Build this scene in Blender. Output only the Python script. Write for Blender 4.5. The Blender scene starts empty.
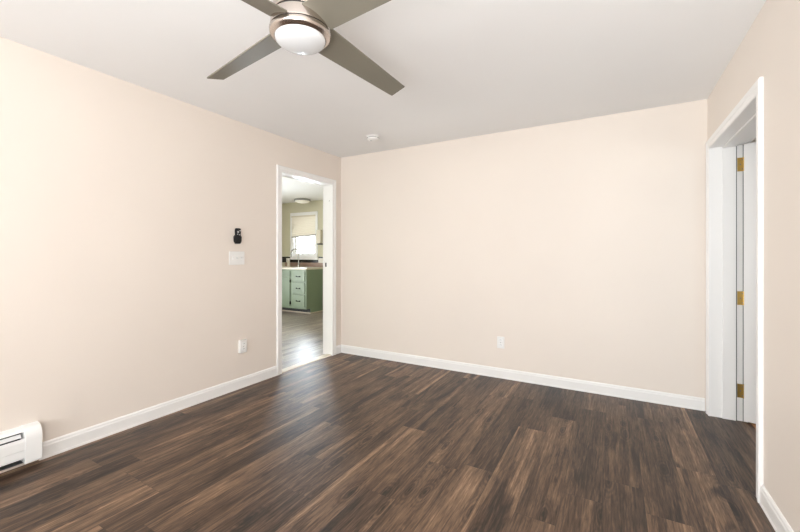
import bpy, bmesh, math, random
from mathutils import Vector, Matrix
random.seed(4)
C = bpy.context.scene.collection
S = bpy.context.scene
PI = math.pi

# ---------------------------------------------------------------- camera
F_PX = 377.0
YAW = math.atan(214 / 377.0)
cd = bpy.data.cameras.new('camera')
cam = bpy.data.objects.new('camera', cd); C.objects.link(cam)
cam.location = (0, 0, 1.22)
cam.rotation_euler = (PI / 2, 0, YAW)
cd.sensor_width = 36; cd.lens = F_PX / 800 * 36
cd.shift_y = -11 / 800
cd.clip_start = 0.02
S.camera = cam
S.view_settings.view_transform = 'Standard'
S.view_settings.look = 'None'
S.view_settings.gamma = 1
S.view_settings.exposure = 0.14
S.view_settings.use_curve_mapping = False

# ---------------------------------------------------------------- world and light
w = bpy.data.worlds.new('sky'); S.world = w; w.use_nodes = True
bg = w.node_tree.nodes['Background']
bg.inputs['Color'].default_value = (0.96, 0.98, 1.0, 1)
bg.inputs['Strength'].default_value = 8.0

def portal(name, loc, direction, sx, sy):
    """marks a window opening so that the sky's light is sampled through it"""
    l = bpy.data.lights.new(name, 'AREA'); l.shape = 'RECTANGLE'
    l.size = sx; l.size_y = sy; l.cycles.is_portal = True
    o = bpy.data.objects.new(name, l); C.objects.link(o)
    o.location = loc
    o.rotation_euler = Vector(direction).to_track_quat('-Z', 'Z').to_euler()
    return o
def area(name, loc, direction, sx, sy, power, col=(1, 1, 1)):
    l = bpy.data.lights.new(name, 'AREA'); l.shape = 'RECTANGLE'
    l.size = sx; l.size_y = sy; l.energy = power; l.color = col
    o = bpy.data.objects.new(name, l); C.objects.link(o)
    o.location = loc
    o.rotation_euler = Vector(direction).to_track_quat('-Z', 'Z').to_euler()
    return o
portal('portal_rear_window', (-0.85, -4.33, 1.25), (0, 1, 0), 2.8, 2.0)
portal('portal_kitchen_window', (-6.16, 6.56, 1.66), (0, -1, 0), 0.75, 1.0)
portal('portal_added_kitchen_window', (-7.36, 3.35, 1.2), (1, 0, 0), 2.2, 3.2)
area('ceiling_fill_rear', (-0.9, -2.6, 1.2), (0, 0.9, 1), 1.8, 1.2, 70, (0.98, 0.99, 1.0))  # added fill light behind the camera, aimed up to brighten the ceiling
area('ceiling_fill_camera', (0.0, -0.7, 0.9), (-0.12, 0.72, 1), 0.9, 0.9, 62, (0.98, 0.99, 1.0))  # second added fill, lifts the ceiling in the middle of the room
sky_glare = area('sky_glare_kitchen', (-6.16, 6.85, 1.60), (2.9, -4.2, -0.5), 1.3, 1.2, 110, (0.80, 0.88, 1.0))
sky_glare.data.spread = math.radians(90)
area('kitchen_side_fill', (-7.15, 3.35, 1.25), (1, 0, 0.1), 2.8, 1.8, 78, (1.0, 1.0, 0.98))  # added fill light just inside the side opening, brightens the kitchen
portal('portal_added_hall_window', (2.2, 1.28, 1.5), (0, 1, 0), 1.1, 1.3)

# ---------------------------------------------------------------- materials
def nt(name):
    m = bpy.data.materials.new(name); m.use_nodes = True
    return m, m.node_tree.nodes, m.node_tree.links
def mat(name, col, rough=0.5, metal=0.0, spec=0.5, bump=0.0, bscale=200, var=0.0, emit=0, aniso=0):
    m, n, l = nt(name)
    b = n['Principled BSDF']
    b.inputs['Base Color'].default_value = (*col, 1)
    b.inputs['Roughness'].default_value = rough
    b.inputs['Metallic'].default_value = metal
    b.inputs['Specular IOR Level'].default_value = spec
    if aniso: b.inputs['Anisotropic'].default_value = aniso
    if emit:
        b.inputs['Emission Color'].default_value = (*col, 1); b.inputs['Emission Strength'].default_value = emit
    tc = n.new('ShaderNodeTexCoord')
    if bump:
        no = n.new('ShaderNodeTexNoise'); no.inputs['Scale'].default_value = bscale; no.inputs['Detail'].default_value = 3
        l.new(tc.outputs['Object'], no.inputs['Vector'])
        bp = n.new('ShaderNodeBump'); bp.inputs['Strength'].default_value = bump; bp.inputs['Distance'].default_value = 0.002
        l.new(no.outputs['Fac'], bp.inputs['Height']); l.new(bp.outputs['Normal'], b.inputs['Normal'])
    if var:
        n2 = n.new('ShaderNodeTexNoise'); n2.inputs['Scale'].default_value = 1.7; n2.inputs['Detail'].default_value = 4
        l.new(tc.outputs['Object'], n2.inputs['Vector'])
        r = n.new('ShaderNodeValToRGB')
        r.color_ramp.elements[0].position = 0.3; r.color_ramp.elements[1].position = 0.7
        r.color_ramp.elements[0].color = (*[c * (1 - var) for c in col], 1)
        r.color_ramp.elements[1].color = (*[min(1, c * (1 + var)) for c in col], 1)
        l.new(n2.outputs['Fac'], r.inputs['Fac']); l.new(r.outputs['Color'], b.inputs['Base Color'])
    return m

def wood_floor(name, ramp, tint=1.0, rough=0.41, wide=0.18, long=1.22):
    m, n, l = nt(name)
    b = n['Principled BSDF']
    def math_(op, a, c=None, d=None):
        x = n.new('ShaderNodeMath'); x.operation = op
        for i, v in enumerate((a, c, d)):
            if v is None: continue
            if isinstance(v, (int, float)): x.inputs[i].default_value = v
            else: l.new(v, x.inputs[i])
        return x.outputs[0]
    def comb(a, c, d):
        x = n.new('ShaderNodeCombineXYZ')
        for i, v in enumerate((a, c, d)):
            if isinstance(v, (int, float)): x.inputs[i].default_value = v
            else: l.new(v, x.inputs[i])
        return x.outputs[0]
    def white(v):
        x = n.new('ShaderNodeTexWhiteNoise'); x.noise_dimensions = '3D'; l.new(v, x.inputs['Vector']); return x.outputs['Value']
    def noise(v, sc, det=4, rg=0.55, dist=0.0):
        x = n.new('ShaderNodeTexNoise'); x.inputs['Scale'].default_value = sc; x.inputs['Detail'].default_value = det
        x.inputs['Roughness'].default_value = rg; x.inputs['Distortion'].default_value = dist
        l.new(v, x.inputs['Vector']); return x.outputs['Fac']
    def mr(v, a, c, d=0.0, e=1.0):
        x = n.new('ShaderNodeMapRange'); x.clamp = True
        l.new(v, x.inputs[0])
        for i, q in enumerate((a, c, d, e)): x.inputs[i + 1].default_value = q
        return x.outputs[0]
    tc = n.new('ShaderNodeTexCoord'); sp = n.new('ShaderNodeSeparateXYZ'); l.new(tc.outputs['Object'], sp.inputs[0])
    X, Y = sp.outputs[0], sp.outputs[1]
    row = math_('FLOOR', math_('DIVIDE', math_('ADD', X, 20.03), wide))
    off = math_('MULTIPLY', white(comb(row, 3.7, 0.0)), long * 3)
    ys = math_('DIVIDE', math_('ADD', math_('ADD', Y, 30), off), long)
    col = math_('FLOOR', ys)
    pid = white(comb(row, col, 1.3)); pid2 = white(comb(row, col, 8.1))
    fx = math_('FRACT', math_('DIVIDE', math_('ADD', X, 20.03), wide)); fy = math_('FRACT', ys)
    z = math_('MULTIPLY', pid, 37.0); z2 = math_('MULTIPLY', pid2, 53.0)
    grain = noise(comb(math_('MULTIPLY', X, 95), math_('MULTIPLY', Y, 4.0), z), 1.0, 10, 0.74, 0.6)
    streak = noise(comb(math_('MULTIPLY', X, 12), math_('MULTIPLY', Y, 0.85), z2), 1.0, 6, 0.60, 0.6)
    blot = noise(comb(math_('MULTIPLY', X, 9), math_('MULTIPLY', Y, 1.5), z), 1.0, 5, 0.62, 0.8)
    strip = noise(comb(math_('MULTIPLY', X, 15), math_('MULTIPLY', Y, 0.22), z2), 1.0, 1, 0.4, 0.2)
    # tone 0..1
    t = math_('MULTIPLY', mr(pid2, 0, 1), 0.24)
    t = math_('ADD', t, math_('MULTIPLY', mr(streak, 0.34, 0.66), 0.40))
    t = math_('ADD', t, math_('MULTIPLY', mr(grain, 0.33, 0.67), 0.42))
    t = math_('ADD', t, math_('MULTIPLY', mr(strip, 0.58, 0.64), 0.20))
    t = math_('SUBTRACT', t, math_('MULTIPLY', mr(blot, 0.56, 0.70), 0.34))
    # knots, a few long dark cores
    vo = n.new('ShaderNodeTexVoronoi'); vo.voronoi_dimensions = '2D'; vo.inputs['Scale'].default_value = 1.0
    l.new(comb(math_('ADD', math_('ADD', math_('MULTIPLY', X, 8.5), math_('MULTIPLY', streak, 0.5)), z), math_('ADD', math_('MULTIPLY', Y, 2.6), math_('MULTIPLY', blot, 0.35)), 0.0), vo.inputs['Vector'])
    vs = n.new('ShaderNodeSeparateColor'); l.new(vo.outputs['Color'], vs.inputs[0])
    on = mr(vs.outputs[0], 0.62, 0.66)
    dist = vo.outputs['Distance']
    core = mr(dist, 0.03, 0.16, 1.0, 0.0)
    halo = math_('MULTIPLY', mr(dist, 0.10, 0.50, 1.0, 0.0), math_('ADD', 0.35, math_('MULTIPLY', math_('SINE', math_('MULTIPLY', dist, 60.0)), 0.30)))
    t = math_('SUBTRACT', t, math_('MULTIPLY', on, math_('ADD', math_('MULTIPLY', core, 0.30), math_('MULTIPLY', halo, 0.32))))
    pore = noise(comb(math_('MULTIPLY', X, 130), math_('MULTIPLY', Y, 11), z2), 1.0, 3, 0.6)
    t = math_('ADD', t, mr(pore, 0.3, 0.7, -0.13, 0.13))
    r = n.new('ShaderNodeValToRGB'); l.new(t, r.inputs['Fac'])
    cr = r.color_ramp
    while len(cr.elements) < len(ramp): cr.elements.new(0.5)
    for e, (p, c) in zip(cr.elements, ramp):
        e.position = p; e.color = (*[q * tint for q in c], 1)
    sx = math_('MULTIPLY', math_('MINIMUM', fx, math_('SUBTRACT', 1.0, fx)), wide)
    sy = math_('MULTIPLY', math_('MINIMUM', fy, math_('SUBTRACT', 1.0, fy)), long)
    seam = mr(math_('MINIMUM', sx, sy), 0.0004, 0.0018)
    mx = n.new('ShaderNodeMix'); mx.data_type = 'RGBA'; mx.blend_type = 'MULTIPLY'
    mx.inputs['Factor'].default_value = 1
    l.new(r.outputs['Color'], mx.inputs[6]); l.new(mr(math_('MINIMUM', sx, sy), 0.0004, 0.0018, 0.55, 1.0), mx.inputs[7])
    l.new(mx.outputs[2], b.inputs['Base Color'])
    l.new(mr(grain, 0.3, 0.7, rough + 0.05, rough - 0.04), b.inputs['Roughness'])
    b.inputs['Specular IOR Level'].default_value = 0.42
    bp = n.new('ShaderNodeBump'); bp.inputs['Strength'].default_value = 0.22; bp.inputs['Distance'].default_value = 0.0015
    l.new(math_('ADD', math_('MULTIPLY', grain, 0.5), seam), bp.inputs['Height']); l.new(bp.outputs['Normal'], b.inputs['Normal'])
    return m

RAMP = [(0.0, (0.009, 0.0055, 0.0042)), (0.25, (0.027, 0.0155, 0.0102)), (0.5, (0.082, 0.048, 0.029)),
        (0.75, (0.178, 0.108, 0.065)), (1.0, (0.36, 0.23, 0.142))]
KRAMP = [(0.0, (0.07, 0.058, 0.048)), (0.5, (0.20, 0.165, 0.135)), (1.0, (0.46, 0.38, 0.31))]
M = dict(
    wall=mat('peach_cream_paint', (0.785, 0.71, 0.64), 0.55, bump=0.08, bscale=160, var=0.012),
    ceiling=mat('ceiling_white_paint', (0.88, 0.88, 0.88), 0.8, bump=0.1, bscale=120, var=0.008),
    trim=mat('white_trim_paint', (0.85, 0.84, 0.825), 0.32, bump=0.03, bscale=60),
    white=mat('white_enamel', (0.86, 0.86, 0.85), 0.3),
    plastic=mat('white_plastic', (0.82, 0.81, 0.79), 0.35),
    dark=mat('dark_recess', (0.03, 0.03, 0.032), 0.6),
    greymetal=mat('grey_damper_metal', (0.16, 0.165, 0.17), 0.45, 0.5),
    black=mat('black_plastic', (0.008, 0.008, 0.009), 0.5, spec=0.25),
    button=mat('silver_button', (0.55, 0.55, 0.56), 0.35, 0.4),
    brass=mat('brass', (0.62, 0.42, 0.13), 0.32, 1.0, var=0.1),
    steel=mat('steel_pin', (0.3, 0.3, 0.3), 0.4, 1.0),
    chrome=mat('chrome', (0.42, 0.42, 0.42), 0.18, 1.0),
    nickel=mat('brushed_nickel', (0.56, 0.50, 0.455), 0.22, 1.0, aniso=0.6, var=0.05),
    blade=mat('taupe_blade', (0.20, 0.183, 0.145), 0.5, 0.15, var=0.05),
    lens=mat('frosted_lens', (0.66, 0.67, 0.68), 0.25),
    lamp_glass=mat('faint_glow_frosted_glass', (0.9, 0.87, 0.8), 0.3, emit=0.12),  # unlit bowl given a faint glow of its own
    kwall=mat('sage_kitchen_paint', (0.56, 0.53, 0.39), 0.6, var=0.02),
    green=mat('green_cabinet_paint', (0.19, 0.25, 0.165), 0.38, var=0.05),
    counter=mat('cream_counter', (0.62, 0.57, 0.47), 0.3, var=0.06),
    granite=mat('brown_backsplash', (0.30, 0.20, 0.15), 0.3, var=0.2),
    tile=mat('cream_tile', (0.66, 0.62, 0.55), 0.2),
    blacktile=mat('black_tile', (0.015, 0.014, 0.014), 0.2),
    shade=mat('shade_fabric', (0.86, 0.80, 0.68), 0.8),
    oak=mat('orange_oak_threshold', (0.42, 0.20, 0.08), 0.4, var=0.15),
    pale=mat('pale_threshold', (0.62, 0.54, 0.44), 0.4),
    sealed=mat('grey_window_rail', (0.35, 0.33, 0.30), 0.5),
    beige=mat('beige_plastic', (0.68, 0.62, 0.50), 0.4),
    floor=wood_floor('dark_walnut_planks', RAMP),
    kfloor=wood_floor('grey_brown_planks', KRAMP, rough=0.33),
)
def glass():
    m, n, l = nt('window_glass')
    n.remove(n['Principled BSDF'])
    t = n.new('ShaderNodeBsdfTransparent'); t.inputs[0].default_value = (0.95, 0.97, 0.97, 1)
    g = n.new('ShaderNodeBsdfGlossy'); g.inputs['Roughness'].default_value = 0.02
    f = n.new('ShaderNodeFresnel'); f.inputs[0].default_value = 1.3
    x = n.new('ShaderNodeMixShader')
    l.new(f.outputs[0], x.inputs[0]); l.new(t.outputs[0], x.inputs[1]); l.new(g.outputs[0], x.inputs[2])
    l.new(x.outputs[0], n['Material Output'].inputs['Surface'])
    return m
M['glass'] = glass()
# shade cloth lets some daylight through
def cloth():
    m, n, l = nt('translucent_shade')
    b = n['Principled BSDF']; b.inputs['Base Color'].default_value = (0.88, 0.83, 0.74, 1); b.inputs['Roughness'].default_value = 0.8
    t = n.new('ShaderNodeBsdfTranslucent'); t.inputs[0].default_value = (0.9, 0.84, 0.72, 1)
    x = n.new('ShaderNodeMixShader'); x.inputs[0].default_value = 0.10
    l.new(b.outputs[0], x.inputs[1]); l.new(t.outputs[0], x.inputs[2]); l.new(x.outputs[0], n['Material Output'].inputs['Surface'])
    return m
M['cloth'] = cloth()

# ---------------------------------------------------------------- mesh helpers (each shape goes into one bmesh = one mesh)
def bx(bm, x0, x1, y0, y1, z0, z1, mt=None):
    vs = [bm.verts.new(p) for p in ((x0, y0, z0), (x1, y0, z0), (x1, y1, z0), (x0, y1, z0), (x0, y0, z1), (x1, y0, z1), (x1, y1, z1), (x0, y1, z1))]
    for f in ((0, 3, 2, 1), (4, 5, 6, 7), (0, 1, 5, 4), (1, 2, 6, 5), (2, 3, 7, 6), (3, 0, 4, 7)):
        bm.faces.new([vs[i] for i in f])
    if mt is not None: bmesh.ops.transform(bm, matrix=mt, verts=vs)
    return vs
def prism(bm, prof, frm, to, mt=None):
    """closed 2-D profile swept between two frames: each frame = function (u,v)->xyz"""
    a = [bm.verts.new(frm(*p)) for p in prof]; b = [bm.verts.new(to(*p)) for p in prof]
    k = len(prof)
    bm.faces.new(a); bm.faces.new(b[::-1])
    for i in range(k): bm.faces.new((a[i], b[i], b[(i + 1) % k], a[(i + 1) % k]))
    if mt is not None: bmesh.ops.transform(bm, matrix=mt, verts=a + b)
def lathe(bm, prof, cx=0, cy=0, seg=64, axis='z'):
    rings = []
    for r, z in prof:
        if r < 1e-6: rings.append([bm.verts.new((cx, cy, z))])
        else: rings.append([bm.verts.new((cx + r * math.cos(2 * PI * i / seg), cy + r * math.sin(2 * PI * i / seg), z)) for i in range(seg)])
    for A, B in zip(rings, rings[1:]):
        for i in range(seg):
            j = (i + 1) % seg
            if len(A) == 1 and len(B) == 1: continue
            if len(A) == 1: bm.faces.new((A[0], B[i], B[j]))
            elif len(B) == 1: bm.faces.new((A[i], B[0], A[j]))
            else: bm.faces.new((A[i], B[i], B[j], A[j]))
def tube(bm, pts, r, seg=12):
    pts = [Vector(p) for p in pts]; rings = []
    up = Vector((0, 0, 1))
    for i, p in enumerate(pts):
        d = (pts[min(i + 1, len(pts) - 1)] - pts[max(i - 1, 0)]).normalized()
        ref = up if abs(d.z) < 0.95 else Vector((1, 0, 0))
        if i and rings: ref = prev
        u = (ref - d * ref.dot(d)).normalized(); v = d.cross(u); prev = u
        rings.append([bm.verts.new(p + r * (math.cos(2 * PI * k / seg) * u + math.sin(2 * PI * k / seg) * v)) for k in range(seg)])
    for A, B in zip(rings, rings[1:]):
        for i in range(seg): bm.faces.new((A[i], A[(i + 1) % seg], B[(i + 1) % seg], B[i]))
    bm.faces.new(rings[0][::-1]); bm.faces.new(rings[-1])
def obj(name, bm, m, parent=None, bevel=0.0, smooth=False, seg=2):
    bmesh.ops.recalc_face_normals(bm, faces=bm.faces)
    me = bpy.data.meshes.new(name); bm.to_mesh(me); bm.free()
    me.materials.append(m if not isinstance(m, str) else M[m])
    if smooth:
        for p in me.polygons: p.use_smooth = True
    o = bpy.data.objects.new(name, me); C.objects.link(o)
    if parent is not None: o.parent = parent
    if bevel:
        b = o.modifiers.new('bevel', 'BEVEL'); b.width = bevel; b.segments = seg; b.limit_method = 'ANGLE'; b.angle_limit = 0.6
        me.polygons.foreach_set('use_smooth', [True] * len(me.polygons))
        wn = o.modifiers.new('wn', 'WEIGHTED_NORMAL'); wn.keep_sharp = True
    elif smooth:
        es = o.modifiers.new('edges', 'EDGE_SPLIT'); es.split_angle = 0.7
    return o
def box(name, x0, x1, y0, y1, z0, z1, m, parent=None, bevel=0.0, mt=None):
    bm = bmesh.new(); bx(bm, x0, x1, y0, y1, z0, z1, mt); return obj(name, bm, m, parent, bevel)
def struct(o): o['kind'] = 'structure'; return o
def thing(name, label, cat, loc=(0, 0, 0), group=None):
    o = bpy.data.objects.new(name, None); o.empty_display_size = 0.05; C.objects.link(o)
    o.location = loc; o['label'] = label; o['category'] = cat
    if group: o['group'] = group
    return o
def settle(root):
    """children meshes were written in world coordinates: keep them there under the root's location"""
    inv = Matrix.Translation(-Vector(root.location))
    for ch in root.children:
        if ch.type == 'MESH': ch.data.transform(inv)
        for g in ch.children:
            if g.type == 'MESH': g.data.transform(inv)

# ---------------------------------------------------------------- room
XL, XR, YB, YR, H = -2.98, 0.635, 3.75, -4.2, 2.44
TL = 0.13                 # left wall thickness
TR = 0.205                # right wall thickness
D1A, D1B, D1H = 2.77, 3.575, 2.075      # doorway in the left wall
D2A, D2B, D2H = 2.54, 3.645, 2.03      # doorway in the right wall
struct(box('floor', XL, XR, YR, YB, -0.05, 0, 'floor'))
struct(box('ceiling', XL, XR, YR, YB, H, H + 0.06, 'ceiling'))
struct(box('wall_back', XL - TL / 2, XR + TR, YB, YB + 0.06, 0, H + 0.06, 'wall'))
def wall_x(name, x0, x1, y0, y1, holes, m, z1=H + 0.06):
    bm = bmesh.new(); y = y0
    for a, b, lo, hi in sorted(holes):
        bx(bm, x0, x1, y, a, 0, z1); bx(bm, x0, x1, a, b, hi, z1)
        if lo > 0: bx(bm, x0, x1, a, b, 0, lo)
        y = b
    bx(bm, x0, x1, y, y1, 0, z1)
    return struct(obj(name, bm, m))
def wall_y(name, y0, y1, x0, x1, holes, m, z1=H + 0.06):
    bm = bmesh.new(); x = x0
    for a, b, lo, hi in sorted(holes):
        bx(bm, x, a, y0, y1, 0, z1); bx(bm, a, b, y0, y1, hi, z1)
        if lo > 0: bx(bm, a, b, y0, y1, 0, lo)
        x = b
    bx(bm, x, x1, y0, y1, 0, z1)
    return struct(obj(name, bm, m))
G = 0.02   # jamb board thickness
wall_x('wall_left', XL - TL / 2, XL, YR, YB, [(D1A - G, D1B + G, 0, D1H + G)], 'wall')
wall_x('wall_right', XR, XR + TR, YR, YB, [(D2A - G, D2B + G, 0, D2H + G)], 'wall')
wall_y('wall_rear', YR - 0.12, YR, XL - TL / 2, XR + TR, [(-2.2, 0.5, 0.32, 2.2)], 'wall')
def simple_window(name, axis, a, b, lo, hi, pos, thick):
    """double window out of the picture: frame, middle mullions, glass"""
    bm = bmesh.new()
    def q(u0, u1, d0, d1, z0, z1, bmx):
        if axis == 'y': bx(bmx, u0, u1, pos + d0, pos + d1, z0, z1)
        else: bx(bmx, pos + d0, pos + d1, u0, u1, z0, z1)
    f = 0.05
    q(a, a + f, -thick, 0, lo, hi, bm); q(b - f, b, -thick, 0, lo, hi, bm)
    q(a + f, b - f, -thick, 0, lo, lo + f, bm); q(a + f, b - f, -thick, 0, hi - f, hi, bm)
    q((a + b) / 2 - 0.03, (a + b) / 2 + 0.03, -thick * .8, -thick * .3, lo + f, hi - f, bm)
    q(a + f, b - f, -thick * .8, -thick * .5, (lo + hi) / 2 - 0.02, (lo + hi) / 2 + 0.02, bm)
    o = struct(obj(name, bm, 'trim'))
    g = bmesh.new(); q(a + f, b - f, -thick * .62, -thick * .58, lo + f, hi - f, g)
    obj('window_pane', g, 'glass', o)
simple_window('window_1', 'y', -2.2, 0.5, 0.32, 2.2, YR, 0.12)

# baseboards: moulded profile, u = out from wall, v = height
BB = [(0, 0), (0.016, 0), (0.016, 0.012), (0.014, 0.014), (0.014, 0.074), (0.011, 0.080), (0.010, 0.090), (0.004, 0.098), (0, 0.098)]
def baseboard_x(name, x, sgn, y0, y1):
    bm = bmesh.new(); prism(bm, BB, lambda u, v: (x + sgn * u, y0, v), lambda u, v: (x + sgn * u, y1, v)); return struct(obj(name, bm, 'trim'))
def baseboard_y(name, y, sgn, x0, x1):
    bm = bmesh.new(); prism(bm, BB, lambda u, v: (x0, y + sgn * u, v), lambda u, v: (x1, y + sgn * u, v)); return struct(obj(name, bm, 'trim'))
CW = 0.066
HEND = 0.885
baseboard_x('baseboard_left', XL, 1, HEND + 0.003, D1A - CW - 0.002)
baseboard_x('baseboard_left_corner', XL, 1, D1B + CW + 0.002, YB - 0.016)
baseboard_y('baseboard_back', YB, -1, XL, XR - 0.017)
baseboard_x('baseboard_right', XR, -1, YR + 0.002, D2A - CW - 0.002)
baseboard_y('baseboard_rear', YR, 1, XL + 0.02, XR - 0.02)

# ---------------------------------------------------------------- door frames
# casing: u along the wall away from the opening, v out of the wall
CAS = [(0.0, 0), (0.0, 0.009), (0.006, 0.013), (0.030, 0.013), (0.036, 0.017), (CW - 0.006, 0.019), (CW, 0.013), (CW, 0)]
def casing(name, x, sgn, a, b, h, parent, m='trim'):
    bm = bmesh.new(); e = 0.004
    for y, s in ((a, -1), (b, 1)):
        prism(bm, CAS, lambda u, v: (x + sgn * v, y + s * (u - e), 0), lambda u, v: (x + sgn * v, y + s * (u - e), h + u - e))
    prism(bm, CAS, lambda u, v: (x + sgn * v, a - (u - e), h + u - e), lambda u, v: (x + sgn * v, b + (u - e), h + u - e))
    return obj(name, bm, m, parent)
def frame_mesh(x0, x1, a, b, h):
    bm = bmesh.new(); g = 0.019
    bx(bm, x0, x1, a - g, a, 0, h); bx(bm, x0, x1, b, b + g, 0, h); bx(bm, x0, x1, a - g, b + g, h, h + g)
    return bm
d1 = struct(obj('door_1', frame_mesh(XL - TL + 0.001, XL - 0.001, D1A, D1B, D1H), 'trim'))
casing('door_casing', XL, 1, D1A, D1B, D1H, d1)
casing('door_casing', XL - TL, -1, D1A, D1B, D1H, d1)
box('threshold_strip', XL - 0.085, XL - 0.005, D1A + 0.001, D1B - 0.001, 0.0, 0.010, 'pale', d1, 0.003)
box('strike_plate', XL - 0.105, XL - 0.085, D1B - 0.0015, D1B, 1.075, 1.125, 'black', d1)['label'] = 'dark strike plate'
bm = bmesh.new(); bx(bm, XL - 0.045, XL - 0.035, D1B - 0.002, D1B, 1.875, 1.885); obj('hole_plug', bm, 'sealed', d1)

d2 = struct(obj('door_2', frame_mesh(XR + 0.001, XR + TR - 0.001, D2A, D2B, D2H), 'trim'))
casing('door_casing', XR, -1, D2A, D2B, D2H, d2)
casing('door_casing', XR + TR, 1, D2A, D2B, D2H, d2)
bm = bmesh.new()
sx0, sx1, st = XR + 0.068, XR + 0.146, 0.013
bx(bm, sx0, sx1, D2A, D2A + st, 0, D2H); bx(bm, sx0, sx1, D2B - st, D2B, 0, D2H); bx(bm, sx0, sx1, D2A + st, D2B - st, D2H - st, D2H)
obj('door_stop', bm, 'trim', d2, 0.002)
box('gap_shade_strip', XR + 0.186, XR + 0.190, D2B - 0.0015, D2B - 0.0002, 0, D2H, 'greymetal', d2)['label'] = 'dark grey strip painted as gap shade'  # dark strip stands in for the shade of the gap at the leaf
box('gap_shade_strip', sx1 + 0.0005, sx1 + 0.0065, D2B - 0.006, D2B - 0.0002, 0, D2H, 'greymetal', d2)['label'] = 'dark grey strip painted as gap shade'  # dark colour in place of the thin shade line behind the stop
# the leaf, swung into the next room about the far jamb
PX, PY = XR + TR - 0.012, D2B - 0.005
ang = math.radians(-20)
Mleaf = Matrix.Translation((PX, PY, 0)) @ Matrix.Rotation(ang, 4, 'Z')
LW, LT, LZ0, LZ1 = 0.80, 0.036, 0.018, D2H - 0.006
bm = bmesh.new()
# local x along leaf, local y thickness (face seen from the room at y = -LT)
bx(bm, 0.004, LW, -LT + 0.004, -0.004, LZ0, LZ1)
for ys in (-LT, -0.004):
    y0, y1 = ys, ys + 0.004
    for (a, b, c, d) in ((0.004, 0.115, LZ0, LZ1), (LW - 0.111, LW, LZ0, LZ1), (0.115, LW - 0.111, LZ0, 0.24), (0.115, LW - 0.111, LZ1 - 0.12, LZ1),
                         (0.115, LW - 0.111, 0.86, 1.0), (LW / 2 - 0.05, LW / 2 + 0.05, 0.24, 0.86), (LW / 2 - 0.05, LW / 2 + 0.05, 1.0, LZ1 - 0.12)):
        bx(bm, a, b, y0, y1, c, d)
bmesh.ops.transform(bm, matrix=Mleaf, verts=bm.verts)
leaf = obj('door_leaf', bm, 'trim', d2)
bm = bmesh.new()
for s in (-1, 1):
    y = -LT / 2 + s * (LT / 2)
    tube(bm, [(LW - 0.06, y, 0.96), (LW - 0.06, y + s * 0.045, 0.96)], 0.011)
lathe_pts = [(0.0, 0.0), (0.02, 0.002), (0.028, 0.014), (0.024, 0.028), (0.0, 0.034)]
for s in (-1, 1):
    vs0 = len(bm.verts); b2 = bmesh.new(); lathe(b2, lathe_pts, seg=24)
    bmesh.ops.transform(b2, matrix=Matrix.Translation((LW - 0.06, -LT / 2 + s * (LT / 2 + 0.035), 0.96)) @ Matrix.Rotation(-s * PI / 2, 4, 'X'), verts=b2.verts)
    me = bpy.data.meshes.new('tmp'); b2.to_mesh(me); b2.free(); bm.from_mesh(me); bpy.data.meshes.remove(me)
bmesh.ops.transform(bm, matrix=Mleaf, verts=bm.verts)
obj('door_knob', bm, 'brass', leaf, smooth=True)['label'] = 'brass knob'
for z in (1.885, 0.903, 0.222):
    hz = bmesh.new()
    bx(hz, XR + 0.155, XR + TR - 0.004, D2B - 0.0035, D2B - 0.0005, z - 0.050, z + 0.050)
    for k in range(5):      # five knuckles on the pin
        a = z - 0.050 + k * 0.02
        tube(hz, [(PX - 0.002, PY - 0.006, a + 0.0007), (PX - 0.002, PY - 0.006, a + 0.0193)], 0.0062, 14)
    hg = obj('hinge', hz, 'brass', d2); hg['label'] = 'brass butt hinge'
    sc = bmesh.new()
    for dz in (-0.034, 0, 0.034):
        b2 = bmesh.new(); lathe(b2, [(0, 0), (0.0042, 0.0002), (0.0042, 0.001), (0, 0.0016)], seg=12)
        bmesh.ops.transform(b2, matrix=Matrix.Translation((XR + 0.172 + (0.012 if dz else 0), D2B - 0.0035, z + dz)) @ Matrix.Rotation(PI / 2, 4, 'X'), verts=b2.verts)
        me = bpy.data.meshes.new('tmp'); b2.to_mesh(me); b2.free(); sc.from_mesh(me); bpy.data.meshes.remove(me)
    obj('screw', sc, 'steel', hg)
box('door_threshold', XR + TR + 0.022, XR + TR + 0.062, D2A + 0.001, D2B - 0.001, 0.0, 0.008, 'oak', d2, 0.002)['label'] = 'orange oak strip'

# ---------------------------------------------------------------- next room beyond the right doorway
HX0, HX1, HY0, HY1 = XR + TR, 3.0, 1.4, 4.4
struct(box('floor_doorway', XR, XR + TR, D2A - G, D2B + G, -0.05, 0, 'floor'))
struct(box('floor_hall', HX0, HX1, HY0, HY1, -0.05, 0, 'floor'))
struct(box('ceiling_hall', HX0, HX1, HY0, HY1, H, H + 0.06, 'ceiling'))
wall_y('wall_hall_back', HY1, HY1 + 0.06, HX0, HX1, [], 'wall')
wall_y('wall_hall_front', HY0 - 0.1, HY0, HX0, HX1 + 0.06, [(1.7, 2.7, 1.1, 2.0)], 'wall')
simple_window('added_window_hall', 'y', 1.7, 2.7, 1.1, 2.0, HY0, 0.1)  # unseen window, put in to light the space behind the door
wall_x('wall_hall_right', HX1, HX1 + 0.06, HY0, HY1 + 0.06, [], 'wall')
struct(box('wall_hall_left', XR + TR - 0.05, XR + TR, YB + 0.06, HY1 + 0.06, 0, H + 0.06, 'wall'))

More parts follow.
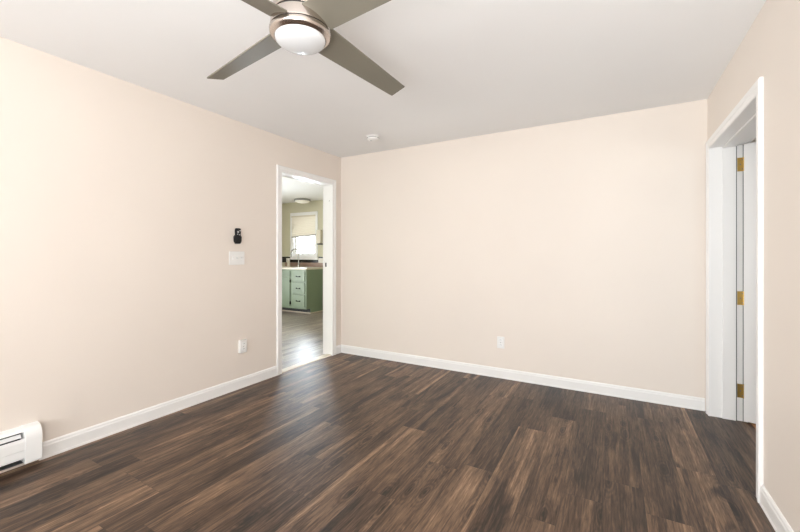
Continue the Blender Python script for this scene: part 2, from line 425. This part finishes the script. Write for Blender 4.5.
# ---------------------------------------------------------------- kitchen shell
KX0, KX1, KY0, KY1 = -7.25, XL - TL, 1.2, 6.41
struct(box('floor_kitchen', KX0, XL - 0.085, KY0, KY1, -0.05, 0, 'kfloor'))
bpy.data.objects['floor_kitchen'].data.transform(Matrix.Identity(4))
struct(box('ceiling_kitchen', KX0, KX1, KY0, KY1, H, H + 0.06, 'ceiling'))
wall_x('wall_kitchen_right', KX1, XL - TL / 2, KY0, KY1, [(D1A - G, D1B + G, 0, D1H + G)], 'kwall')
wall_y('wall_kitchen_front', KY0 - 0.06, KY0, KX0, XL - TL / 2, [], 'kwall')
WA, WB, WLO, WHI = -6.50, -5.82, 1.20, 2.12
wall_y('wall_kitchen_back', KY1, KY1 + 0.14, KX0 - 0.1, KX1 + 0.2, [(WA, WB, WLO, WHI)], 'kwall')
wall_x('wall_kitchen_left', KX0 - 0.1, KX0, KY0 - 0.06, KY1, [(1.8, 4.9, 0.15, 2.2)], 'kwall')
simple_window('added_window_kitchen', 'x', 1.8, 4.9, 0.15, 2.2, KX0, 0.1)  # unseen side window, added and enlarged to light the kitchen

# kitchen window: casing, stool, sashes with muntins
bm = bmesh.new(); c = 0.075
bx(bm, WA - c, WA, KY1 - 0.018, KY1, WLO - 0.02, WHI + c); bx(bm, WB, WB + c, KY1 - 0.018, KY1, WLO - 0.02, WHI + c)
bx(bm, WA, WB, KY1 - 0.018, KY1, WHI, WHI + c)
bx(bm, WA - c, WB + c, KY1 - 0.016, KY1, WLO - 0.085, WLO - 0.02)
for a, b in ((WA, WA + 0.015), (WB - 0.015, WB)): bx(bm, a, b, KY1, KY1 + 0.14, WLO, WHI)
bx(bm, WA + 0.015, WB - 0.015, KY1, KY1 + 0.14, WHI - 0.015, WHI); bx(bm, WA + 0.015, WB - 0.015, KY1, KY1 + 0.14, WLO, WLO + 0.015)
win = struct(obj('window_3', bm, 'trim'))
box('window_stool', WA - c - 0.02, WB + c + 0.02, KY1 - 0.05, KY1, WLO - 0.02, WLO, 'trim', win, 0.004)
wa, wb = WA + 0.015, WB - 0.015; mid = (WLO + WHI) / 2
for nm, lo, hi, y in (('lower_sash', WLO + 0.015, mid + 0.015, KY1 + 0.05), ('upper_sash', mid - 0.015, WHI - 0.015, KY1 + 0.09)):
    s = bmesh.new(); f = 0.04
    bx(s, wa, wa + f, y, y + 0.03, lo, hi); bx(s, wb - f, wb, y, y + 0.03, lo, hi)
    bx(s, wa + f, wb - f, y, y + 0.03, lo, lo + f); bx(s, wa + f, wb - f, y, y + 0.03, hi - f, hi)
    for k in (1, 2):
        xm = wa + f + (wb - wa - 2 * f) * k / 3; bx(s, xm - 0.013, xm + 0.013, y + 0.006, y + 0.02, lo + f, hi - f)
    zm = (lo + hi) / 2; bx(s, wa + f, wb - f, y + 0.006, y + 0.02, zm - 0.013, zm + 0.013)
    so = obj(nm, s, 'trim', win)
    box('window_pane', wa + f, wb - f, y + 0.022, y + 0.025, lo + f, hi - f, 'glass', so)

# ---------------------------------------------------------------- ceiling fan
FC = (-1.094, 1.119); ZB = 2.142
fan = thing('ceiling_fan', 'four bladed brushed nickel ceiling fan with taupe blades and round white light', 'ceiling fan', (FC[0], FC[1], H))
bm = bmesh.new(); lathe(bm, [(0.0, H), (0.085, H), (0.085, H - 0.012), (0.078, H - 0.055), (0.04, H - 0.075), (0.0, H - 0.075)], *FC)
obj('ceiling_canopy', bm, 'nickel', fan, smooth=True)
bm = bmesh.new(); lathe(bm, [(0, H - 0.07), (0.028, H - 0.07), (0.028, ZB + 0.12), (0, ZB + 0.12)], *FC); obj('downrod', bm, 'nickel', fan, smooth=True)
bm = bmesh.new(); lathe(bm, [(0, ZB + 0.13), (0.05, ZB + 0.13), (0.085, ZB + 0.115), (0.104, ZB + 0.085), (0.108, ZB + 0.036), (0.106, ZB + 0.033), (0, ZB + 0.033)], *FC)
obj('motor_housing', bm, 'nickel', fan, smooth=True)
bm = bmesh.new(); lathe(bm, [(0, ZB + 0.034), (0.101, ZB + 0.034), (0.101, ZB + 0.026), (0, ZB + 0.026)], *FC); obj('seam_band', bm, 'dark', fan, smooth=True)
bm = bmesh.new(); lathe(bm, [(0, ZB + 0.028), (0.106, ZB + 0.027), (0.112, ZB + 0.022), (0.118, ZB - 0.020), (0.117, ZB - 0.024), (0, ZB - 0.024)], *FC)
obj('hub_drum', bm, 'nickel', fan, smooth=True)
bm = bmesh.new(); lathe(bm, [(0, ZB - 0.023), (0.112, ZB - 0.023), (0.112, ZB - 0.030), (0, ZB - 0.030)], *FC); obj('seam_band', bm, 'dark', fan, smooth=True)
bm = bmesh.new(); lathe(bm, [(0, ZB - 0.0285), (0.119, ZB - 0.029), (0.1205, ZB - 0.032), (0.119, ZB - 0.044), (0.114, ZB - 0.050), (0.102, ZB - 0.057), (0.099, ZB - 0.056), (0.0, ZB - 0.050)], *FC)
obj('light_ring', bm, 'nickel', fan, smooth=True)
bm = bmesh.new(); prof = [(0.0985, ZB - 0.053)]
for i in range(0, 13):
    a = i / 12 * PI / 2; prof.append((0.0985 * math.cos(a) if i < 12 else 0.0, ZB - 0.058 - 0.034 * math.sin(a)))
lathe(bm, prof, *FC); obj('light_lens', bm, 'lens', fan, smooth=True)['label'] = 'frosted white light lens'
th0 = math.radians(74.57); pit = math.radians(-17.45)
def blade_outline():
    # (r, s): leading and trailing edges from the fit of the photograph
    def edge(r, rt, st, s0): return s0 + (st - s0) * (r - 0.15) / (rt - 0.15)
    up = [(r, edge(r, 0.646, 0.153, 0.089)) for r in (0.10, 0.2, 0.35, 0.5, 0.63)] + [(0.646, 0.151)]
    lo = [(0.660, 0.062)] + [(r, edge(r, 0.662, 0.063, -0.0455)) for r in (0.645, 0.5, 0.35, 0.2, 0.10)]
    return up + lo
# the sign of s follows the blade's own frame: s+ = anticlockwise seen from above
for k in range(4):
    t = th0 + k * PI / 2; dx, dy = math.cos(t), math.sin(t)
    def P(r, s, n):
        return (FC[0] + dx * r - dy * (s * math.cos(pit) - n * math.sin(pit)), FC[1] + dy * r + dx * (s * math.cos(pit) - n * math.sin(pit)), ZB + s * math.sin(pit) + n * math.cos(pit))
    out = blade_outline(); bm = bmesh.new()
    a = [bm.verts.new(P(r, s, -0.003)) for r, s in out]; b = [bm.verts.new(P(r, s, 0.003)) for r, s in out]
    bm.faces.new(a); bm.faces.new(b[::-1])
    for i in range(len(out)): bm.faces.new((a[i], b[i], b[(i + 1) % len(out)], a[(i + 1) % len(out)]))
    obj('blade', bm, 'blade', fan, 0.0015)
settle(fan)

# ---------------------------------------------------------------- smoke detector
DC = (-2.16, 3.24)
sd = thing('smoke_detector', 'small round white smoke detector on the ceiling near the back wall', 'smoke detector', (DC[0], DC[1], H))
bm = bmesh.new(); lathe(bm, [(0, H), (0.072, H), (0.072, H - 0.008), (0, H - 0.008)], *DC); obj('mounting_plate', bm, 'plastic', sd, smooth=True)
bm = bmesh.new(); lathe(bm, [(0, H - 0.008), (0.060, H - 0.008), (0.062, H - 0.02), (0.060, H - 0.032), (0.045, H - 0.042), (0, H - 0.045)], *DC)
obj('detector_body', bm, 'plastic', sd, smooth=True)
bm = bmesh.new(); lathe(bm, [(0.0615, H - 0.016), (0.0625, H - 0.016), (0.0625, H - 0.020), (0.0615, H - 0.020)], *DC); obj('vent_slot', bm, 'dark', sd, smooth=True)
bm = bmesh.new(); lathe(bm, [(0, H - 0.043), (0.010, H - 0.043), (0.010, H - 0.048), (0, H - 0.048)], DC[0] - 0.012, DC[1] - 0.02, 20); obj('test_button', bm, 'button', sd, smooth=True)
settle(sd)

# ---------------------------------------------------------------- left wall fittings (face towards +X)
# fan remote in its holder
rm = thing('fan_remote', 'black fan remote control in a wall holder above the light switches', 'remote control', (XL, 2.245, 1.32))
def wallshape(name, pts, x0, x1, m, parent, bevel=0.0):
    bm = bmesh.new()
    a = [bm.verts.new((x0, y, z)) for y, z in pts]; b = [bm.verts.new((x1, y, z)) for y, z in pts]
    bm.faces.new(a); bm.faces.new(b[::-1])
    for i in range(len(pts)): bm.faces.new((a[i], b[i], b[(i + 1) % len(pts)], a[(i + 1) % len(pts)]))
    return obj(name, bm, m, parent, bevel)
yc = 2.245
wallshape('holder', [(yc - 0.036, 1.385), (yc - 0.034, 1.345), (yc - 0.022, 1.322), (yc + 0.022, 1.322), (yc + 0.034, 1.345), (yc + 0.036, 1.385), (yc + 0.026, 1.400), (yc - 0.026, 1.400)], XL, XL + 0.026, 'black', rm, 0.004)
body = wallshape('handset', [(yc - 0.021, 1.335), (yc + 0.021, 1.335), (yc + 0.027, 1.44), (yc + 0.022, 1.462), (yc - 0.022, 1.462), (yc - 0.027, 1.44)], XL + 0.004, XL + 0.030, 'black', rm, 0.006)
def disc_x(name, y, z, r, x0, x1, m, parent, seg=20):
    return wallshape(name, [(y + r * math.cos(2 * PI * i / seg), z + r * math.sin(2 * PI * i / seg)) for i in range(seg)], x0, x1, m, parent)
for (y, z, r) in ((yc - 0.008, 1.428, 0.0085), (yc + 0.013, 1.440, 0.006), (yc - 0.012, 1.408, 0.005), (yc + 0.008, 1.404, 0.005)):
    disc_x('button', y, z, r, XL + 0.029, XL + 0.032, 'button', body)['label'] = 'silver grey button'
settle(rm)
# three-gang switch
sw = thing('light_switch', 'white three gang light switch plate under the black fan remote', 'light switch', (XL, 2.243, 1.132))
pl = box('wall_plate', XL, XL + 0.007, 2.165, 2.325, 1.132, 1.252, 'plastic', sw, 0.003)
for k in range(3):
    y = 2.245 + (k - 1) * 0.046
    box('bezel', XL + 0.0068, XL + 0.0080, y - 0.007, y + 0.007, 1.178, 1.206, 'white', sw)
    bm = bmesh.new(); bx(bm, 0, 0.013, -0.004, 0.004, -0.005, 0.005, Matrix.Translation((XL + 0.007, y, 1.192)) @ Matrix.Rotation(-0.5 if k else 0.5, 4, 'Y'))
    obj('toggle', bm, 'white', sw, 0.001)
settle(sw)
# outlets
def outlet(frame, label, loc, raise_=0.007):
    """frame maps (u across, v up, n out of wall) to world"""
    t = thing('wall_outlet', label, 'electrical outlet', loc, None)
    def fb(name, u0, u1, v0, v1, n0, n1, m, bevel=0.0):
        bm = bmesh.new()
        bx(bm, u0, u1, n0, n1, v0, v1)
        for v in bm.verts: v.co = Vector(frame(v.co.x, v.co.z, v.co.y))
        return obj(name, bm, m, t, bevel)
    fb('wall_plate', -0.036, 0.036, -0.058, 0.058, 0, raise_, 'plastic', 0.003)
    for s in (-1, 1):
        fb('receptacle', -0.017, 0.017, s * 0.024 - 0.014, s * 0.024 + 0.014, raise_ - 0.001, raise_ + 0.0025, 'white', 0.003)
        for uu in (-0.006, 0.006): fb('slot', uu - 0.0012, uu + 0.0012, s * 0.024 - 0.003, s * 0.024 + 0.007, raise_ + 0.002, raise_ + 0.0029, 'dark')
    fb('screw', -0.003, 0.003, -0.003, 0.003, raise_ - 0.001, raise_ + 0.001, 'steel')
    settle(t); return t
outlet(lambda u, v, n: (XL + n, 2.298 + u, 0.383 + v), 'white electrical outlet low on the left wall, under the light switch', (XL, 2.298, 0.325), 0.028)
outlet(lambda u, v, n: (-0.977 + u, YB - n, 0.352 + v), 'white electrical outlet low on the back wall above the white baseboard', (-0.977, YB, 0.294))

# ---------------------------------------------------------------- baseboard heater
HY_0 = -0.95
ht = thing('baseboard_heater', 'white electric baseboard heater on the left wall, with dark slots', 'heater', (XL, HEND, 0))
D = 0.074
prof = [(0, 0.030), (D - 0.006, 0.030), (D - 0.001, 0.034), (D, 0.040), (D, 0.165)]
for i in range(1, 9):
    a = i / 8 * PI / 2; prof.append((D - 0.045 + 0.045 * math.cos(a), 0.165 + 0.066 * math.sin(a)))
prof.append((0, 0.236))
bm = bmesh.new(); prism(bm, prof, lambda u, v: (XL + u, HEND - 0.075, v), lambda u, v: (XL + u, HEND, v)); obj('end_cap', bm, 'white', ht, 0.002)
D2 = D - 0.004
# back plate and top hood
bm = bmesh.new()
bx(bm, XL, XL + 0.006, HY_0, HEND - 0.075, 0.03, 0.228)
hood = [(0, 0.232)] + [(D2 - 0.045 + 0.045 * math.cos(a), 0.165 + 0.063 * math.sin(a)) for a in [PI / 2 - i / 6 * (PI / 2 - 0.85) for i in range(7)]]
inner = [(u - 0.002 if u > 0.01 else u, v - 0.003) for u, v in hood][::-1]
prism(bm, hood + inner, lambda u, v: (XL + u, HY_0, v), lambda u, v: (XL + u, HEND - 0.075, v))
obj('top_hood', bm, 'white', ht)
# front panel with slight crease
fp = [(D2 - 0.014, 0.058), (D2 - 0.004, 0.062), (D2, 0.070), (D2, 0.110), (D2 + 0.002, 0.114), (D2 + 0.002, 0.160), (D2 - 0.002, 0.178), (D2 - 0.007, 0.176), (D2 - 0.004, 0.160), (D2 - 0.005, 0.070), (D2 - 0.016, 0.062)]
bm = bmesh.new(); prism(bm, fp, lambda u, v: (XL + u, HY_0, v), lambda u, v: (XL + u, HEND - 0.075, v)); obj('front_panel', bm, 'white', ht)
# dark interior, fins, damper
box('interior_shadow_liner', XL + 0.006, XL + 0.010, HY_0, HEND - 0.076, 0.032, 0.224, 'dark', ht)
bm = bmesh.new()
n = 90
for i in range(n):
    y = HY_0 + 0.03 + i * (HEND - HY_0 - 0.14) / n
    bx(bm, XL + 0.012, XL + 0.058, y, y + 0.0012, 0.075, 0.125)
fo = obj('heating_fins', bm, 'greymetal', ht)
bm = bmesh.new(); tube(bm, [(XL + 0.035, HY_0 + 0.01, 0.10), (XL + 0.035, HEND - 0.08, 0.10)], 0.008); obj('heating_element', bm, 'greymetal', ht, smooth=True)
bm = bmesh.new(); bx(bm, -0.012, 0.012, HY_0, HEND - 0.085, -0.0015, 0.0015, Matrix.Translation((XL + 0.046, 0, 0.190)) @ Matrix.Rotation(0.75, 4, 'Y')); obj('damper', bm, 'white', ht)
bm = bmesh.new(); bx(bm, XL + 0.010, XL + 0.052, HY_0, HEND - 0.076, 0.034, 0.037); obj('bottom_rail', bm, 'greymetal', ht)
bm = bmesh.new(); prism(bm, prof, lambda u, v: (XL + u, HY_0 - 0.075, v), lambda u, v: (XL + u, HY_0, v)); obj('end_cap', bm, 'white', ht, 0.002)
settle(ht)

# ---------------------------------------------------------------- kitchen furniture
CX1, CY0 = -5.50, 5.79     # right side and front of the base cabinets
CT = 0.915
def cabinet(x0, x1, label, layout, side=False):
    t = thing('base_cabinet', label, 'cabinet', ((x0 + x1) / 2, CY0 + 0.3, 0))
    bm = bmesh.new()
    bx(bm, x0, x1, CY0 + 0.02, KY1 - 0.001, 0.10, CT); bx(bm, x0 + 0.001, x1 - (0.0 if side else 0.001), CY0 + 0.13, KY1 - 0.001, 0.0, 0.10)
    obj('carcass', bm, 'green', t)
    bm = bmesh.new(); bx(bm, x0 + 0.002, x1 - (0.015 if side else 0.002), CY0 + 0.122, CY0 + 0.1295, 0.0, 0.10); obj('toe_kick', bm, 'dark', t)
    bm = bmesh.new(); bx(bm, x0, x1, CY0, CY0 + 0.02, 0.10, CT); obj('face_frame', bm, 'green', t)
    for kind, a, b, z0, z1 in layout:
        d = box('drawer' if kind != 'door' else 'door', a, b, CY0 - 0.018, CY0 - 0.001, z0, z1, 'green', t, 0.003)
        bm = bmesh.new(); xm, zm = (a + b) / 2, (z0 + z1) / 2
        if kind == 'drawer':
            tube(bm, [(xm - 0.05, CY0 - 0.018, zm), (xm - 0.046, CY0 - 0.034, zm - 0.004), (xm - 0.03, CY0 - 0.042, zm - 0.006), (xm + 0.03, CY0 - 0.042, zm - 0.006), (xm + 0.046, CY0 - 0.034, zm - 0.004), (xm + 0.05, CY0 - 0.018, zm)], 0.007, 10)
            bx(bm, xm - 0.060, xm - 0.042, CY0 - 0.021, CY0 - 0.0182, zm - 0.014, zm + 0.014); bx(bm, xm + 0.042, xm + 0.060, CY0 - 0.021, CY0 - 0.0182, zm - 0.014, zm + 0.014)
            obj('handle', bm, 'black', d)
        if kind == 'door':
            for zz in (z0 + 0.07, z1 - 0.07):
                h_ = bmesh.new(); bx(h_, b - 0.004, b + 0.014, CY0 - 0.022, CY0 - 0.001, zz - 0.03, zz + 0.03); obj('hinge', h_, 'black', d)
            tube(bm, [(a + 0.04, CY0 - 0.018, z1 - 0.16), (a + 0.04, CY0 - 0.042, z1 - 0.14), (a + 0.04, CY0 - 0.042, z1 - 0.07), (a + 0.04, CY0 - 0.018, z1 - 0.05)], 0.006, 10)
            obj('handle', bm, 'black', d)
    settle(t); return t
cabinet(-5.93, CX1, 'green base cabinet with three drawers at the right end of the kitchen counter',
        [('drawer', -5.890, -5.535, 0.665, 0.885), ('drawer', -5.890, -5.535, 0.415, 0.640), ('drawer', -5.890, -5.535, 0.140, 0.390)], True)
cabinet(-6.75, -5.931, 'green sink base cabinet with a door, left of the three drawers',
        [('front', -6.71, -5.955, 0.765, 0.885), ('door', -6.325, -5.955, 0.140, 0.740), ('door', -6.71, -6.335, 0.140, 0.740)])
trm = bmesh.new(); bx(trm, CX1 + 0.0005, CX1 + 0.012, CY0 + 0.115, KY1 - 0.001, 0, 0.022); bx(trm, -6.75, CX1 + 0.012, CY0 + 0.104, CY0 + 0.1215, 0, 0.022)
struct(obj('trim_1', trm, 'pale'))
# countertop with backsplash strip
ct = thing('countertop', 'cream kitchen countertop with brown backsplash under the window', 'countertop', (-6.1, 6.1, CT))
box('worktop', -6.75, CX1 + 0.02, CY0 - 0.03, KY1 - 0.001, CT + 0.0005, CT + 0.036, 'counter', ct, 0.006)
box('backsplash', -6.75, CX1 + 0.02, KY1 - 0.022, KY1 - 0.001, CT + 0.037, CT + 0.132, 'granite', ct, 0.002)
settle(ct)
Z1 = CT + 0.133
bm = bmesh.new()      # wall tile field either side of the window
for a, b in ((-7.2, WA - c - 0.022), (WB + c + 0.022, -4.9)):
    k = int((b - a) / 0.108); 
    for i in range(k + 1):
        x0 = a + i * 0.108; x1 = min(b, x0 + 0.105)
        if x1 - x0 > 0.01: bx(bm, x0, x1, KY1 - 0.008, KY1, Z1, Z1 + 0.100)
struct(obj('trim_2', bm, 'tile'))
bm = bmesh.new()
for a, b in ((-7.2, WA - c - 0.022), (WB + c + 0.022, -4.9)): bx(bm, a, b, KY1 - 0.010, KY1, Z1 + 0.102, Z1 + 0.132)
bx(bm, WA - c - 0.02, WB + c + 0.02, KY1 - 0.010, KY1, Z1, WLO - 0.086)
bx(bm, -7.2, -6.72, KY1 - 0.012, KY1 - 0.0085, Z1, Z1 + 0.1)
struct(obj('trim_3', bm, 'blacktile'))
# faucet
fc = thing('kitchen_faucet', 'tall chrome gooseneck faucet on the kitchen counter under the window', 'faucet', (-6.20, 6.28, CT + 0.036))
zc = CT + 0.0365
bm = bmesh.new(); lathe(bm, [(0, zc), (0.028, zc), (0.026, zc + 0.008), (0.018, zc + 0.02), (0.018, zc + 0.06), (0, zc + 0.06)], -6.20, 6.28, 24); obj('faucet_base', bm, 'chrome', fc, smooth=True)
pts = [(-6.20, 6.28, zc + 0.05), (-6.20, 6.28, zc + 0.32)]
for i in range(1, 13):
    a = i / 12 * PI; pts.append((-6.20 - (0.085 - 0.085 * math.cos(a)) * 0.85, 6.28 - (0.085 - 0.085 * math.cos(a)) * 0.5, zc + 0.32 + 0.085 * math.sin(a)))
pts.append((pts[-1][0], pts[-1][1], zc + 0.22))
bm = bmesh.new(); tube(bm, pts, 0.013, 14); obj('spout', bm, 'chrome', fc, smooth=True)
bm = bmesh.new(); tube(bm, [(-6.19, 6.27, zc + 0.045), (-6.13, 6.25, zc + 0.075)], 0.007, 10); obj('handle', bm, 'chrome', fc, smooth=True)
settle(fc)
# soap bottle
sb = thing('soap_dispenser', 'small cream soap bottle on the kitchen counter left of the faucet', 'soap dispenser', (-6.56, 6.33, zc))
bm = bmesh.new(); lathe(bm, [(0, zc), (0.03, zc), (0.032, zc + 0.01), (0.032, zc + 0.11), (0.02, zc + 0.135), (0.012, zc + 0.14), (0, zc + 0.14)], -6.56, 6.33, 24); obj('bottle', bm, 'beige', sb, smooth=True)
bm = bmesh.new(); tube(bm, [(-6.56, 6.33, zc + 0.139), (-6.56, 6.33, zc + 0.175), (-6.56, 6.29, zc + 0.175)], 0.006, 8); obj('pump', bm, 'white', sb)
settle(sb)
# window shade, hanging a little crooked
ws = thing('window_shade', 'cream fabric shade half lowered over the kitchen window, bottom rail slightly crooked', 'window shade', ((WA + WB) / 2, KY1 - 0.02, WHI))
bm = bmesh.new(); bx(bm, WA - 0.02, WB + 0.02, KY1 - 0.045, KY1 - 0.0185, WHI - 0.03, WHI + 0.0); obj('head_rail', bm, 'beige', ws, 0.003)
bm = bmesh.new(); zl, zr = 1.645, 1.685; n = 22
L = lambda f, z: None
front = []
for i in range(n + 1):
    f = i / n; y = KY1 - 0.030 - (0.005 if i % 2 else 0)
    front.append((bm.verts.new((WA - 0.01, y, (WHI - 0.03) * (1 - f) + zl * f)), bm.verts.new((WB + 0.03, y, (WHI - 0.03) * (1 - f) + zr * f))))
for A, B in zip(front, front[1:]): bm.faces.new((A[0], A[1], B[1], B[0]))
so = obj('shade_fabric', bm, 'cloth', ws); sm = so.modifiers.new('th', 'SOLIDIFY'); sm.thickness = 0.0015
bm = bmesh.new()
vs = bx(bm, WA - 0.012, WB + 0.032, KY1 - 0.044, KY1 - 0.022, -0.028, 0.0)
for v in vs: v.co.z += zl + (zr - zl) * (v.co.x - WA) / (WB - WA)
obj('bottom_rail', bm, 'sealed', ws, 0.003)
settle(ws)
# pale wall box right of the window
wb_ = thing('wall_box', 'pale narrow box on the kitchen wall, right of the window', 'box', (-5.66, KY1, 1.46))
box('housing', -5.725, -5.605, KY1 - 0.075, KY1, 1.475, 1.775, 'beige', wb_, 0.008)
box('bottom_tray', -5.70, -5.54, KY1 - 0.085, KY1, 1.450, 1.470, 'black', wb_, 0.003)
settle(wb_)
# kitchen ceiling light
KL = (-5.93, 6.12)
kl = thing('flush_ceiling_light', 'round flush ceiling light with dark rim in the kitchen', 'ceiling light', (KL[0], KL[1], H))
bm = bmesh.new(); lathe(bm, [(0, H), (0.165, H), (0.175, H - 0.01), (0.175, H - 0.035), (0.160, H - 0.04), (0, H - 0.04)], *KL, 48); obj('rim', bm, 'steel', kl, smooth=True)
bm = bmesh.new(); lathe(bm, [(0.158, H - 0.03)] + [(0.158 * math.cos(i / 8 * PI / 2) if i < 8 else 0, H - 0.04 - 0.05 * math.sin(i / 8 * PI / 2)) for i in range(9)], *KL, 48); obj('glass_bowl', bm, 'lamp_glass', kl, smooth=True)
settle(kl)
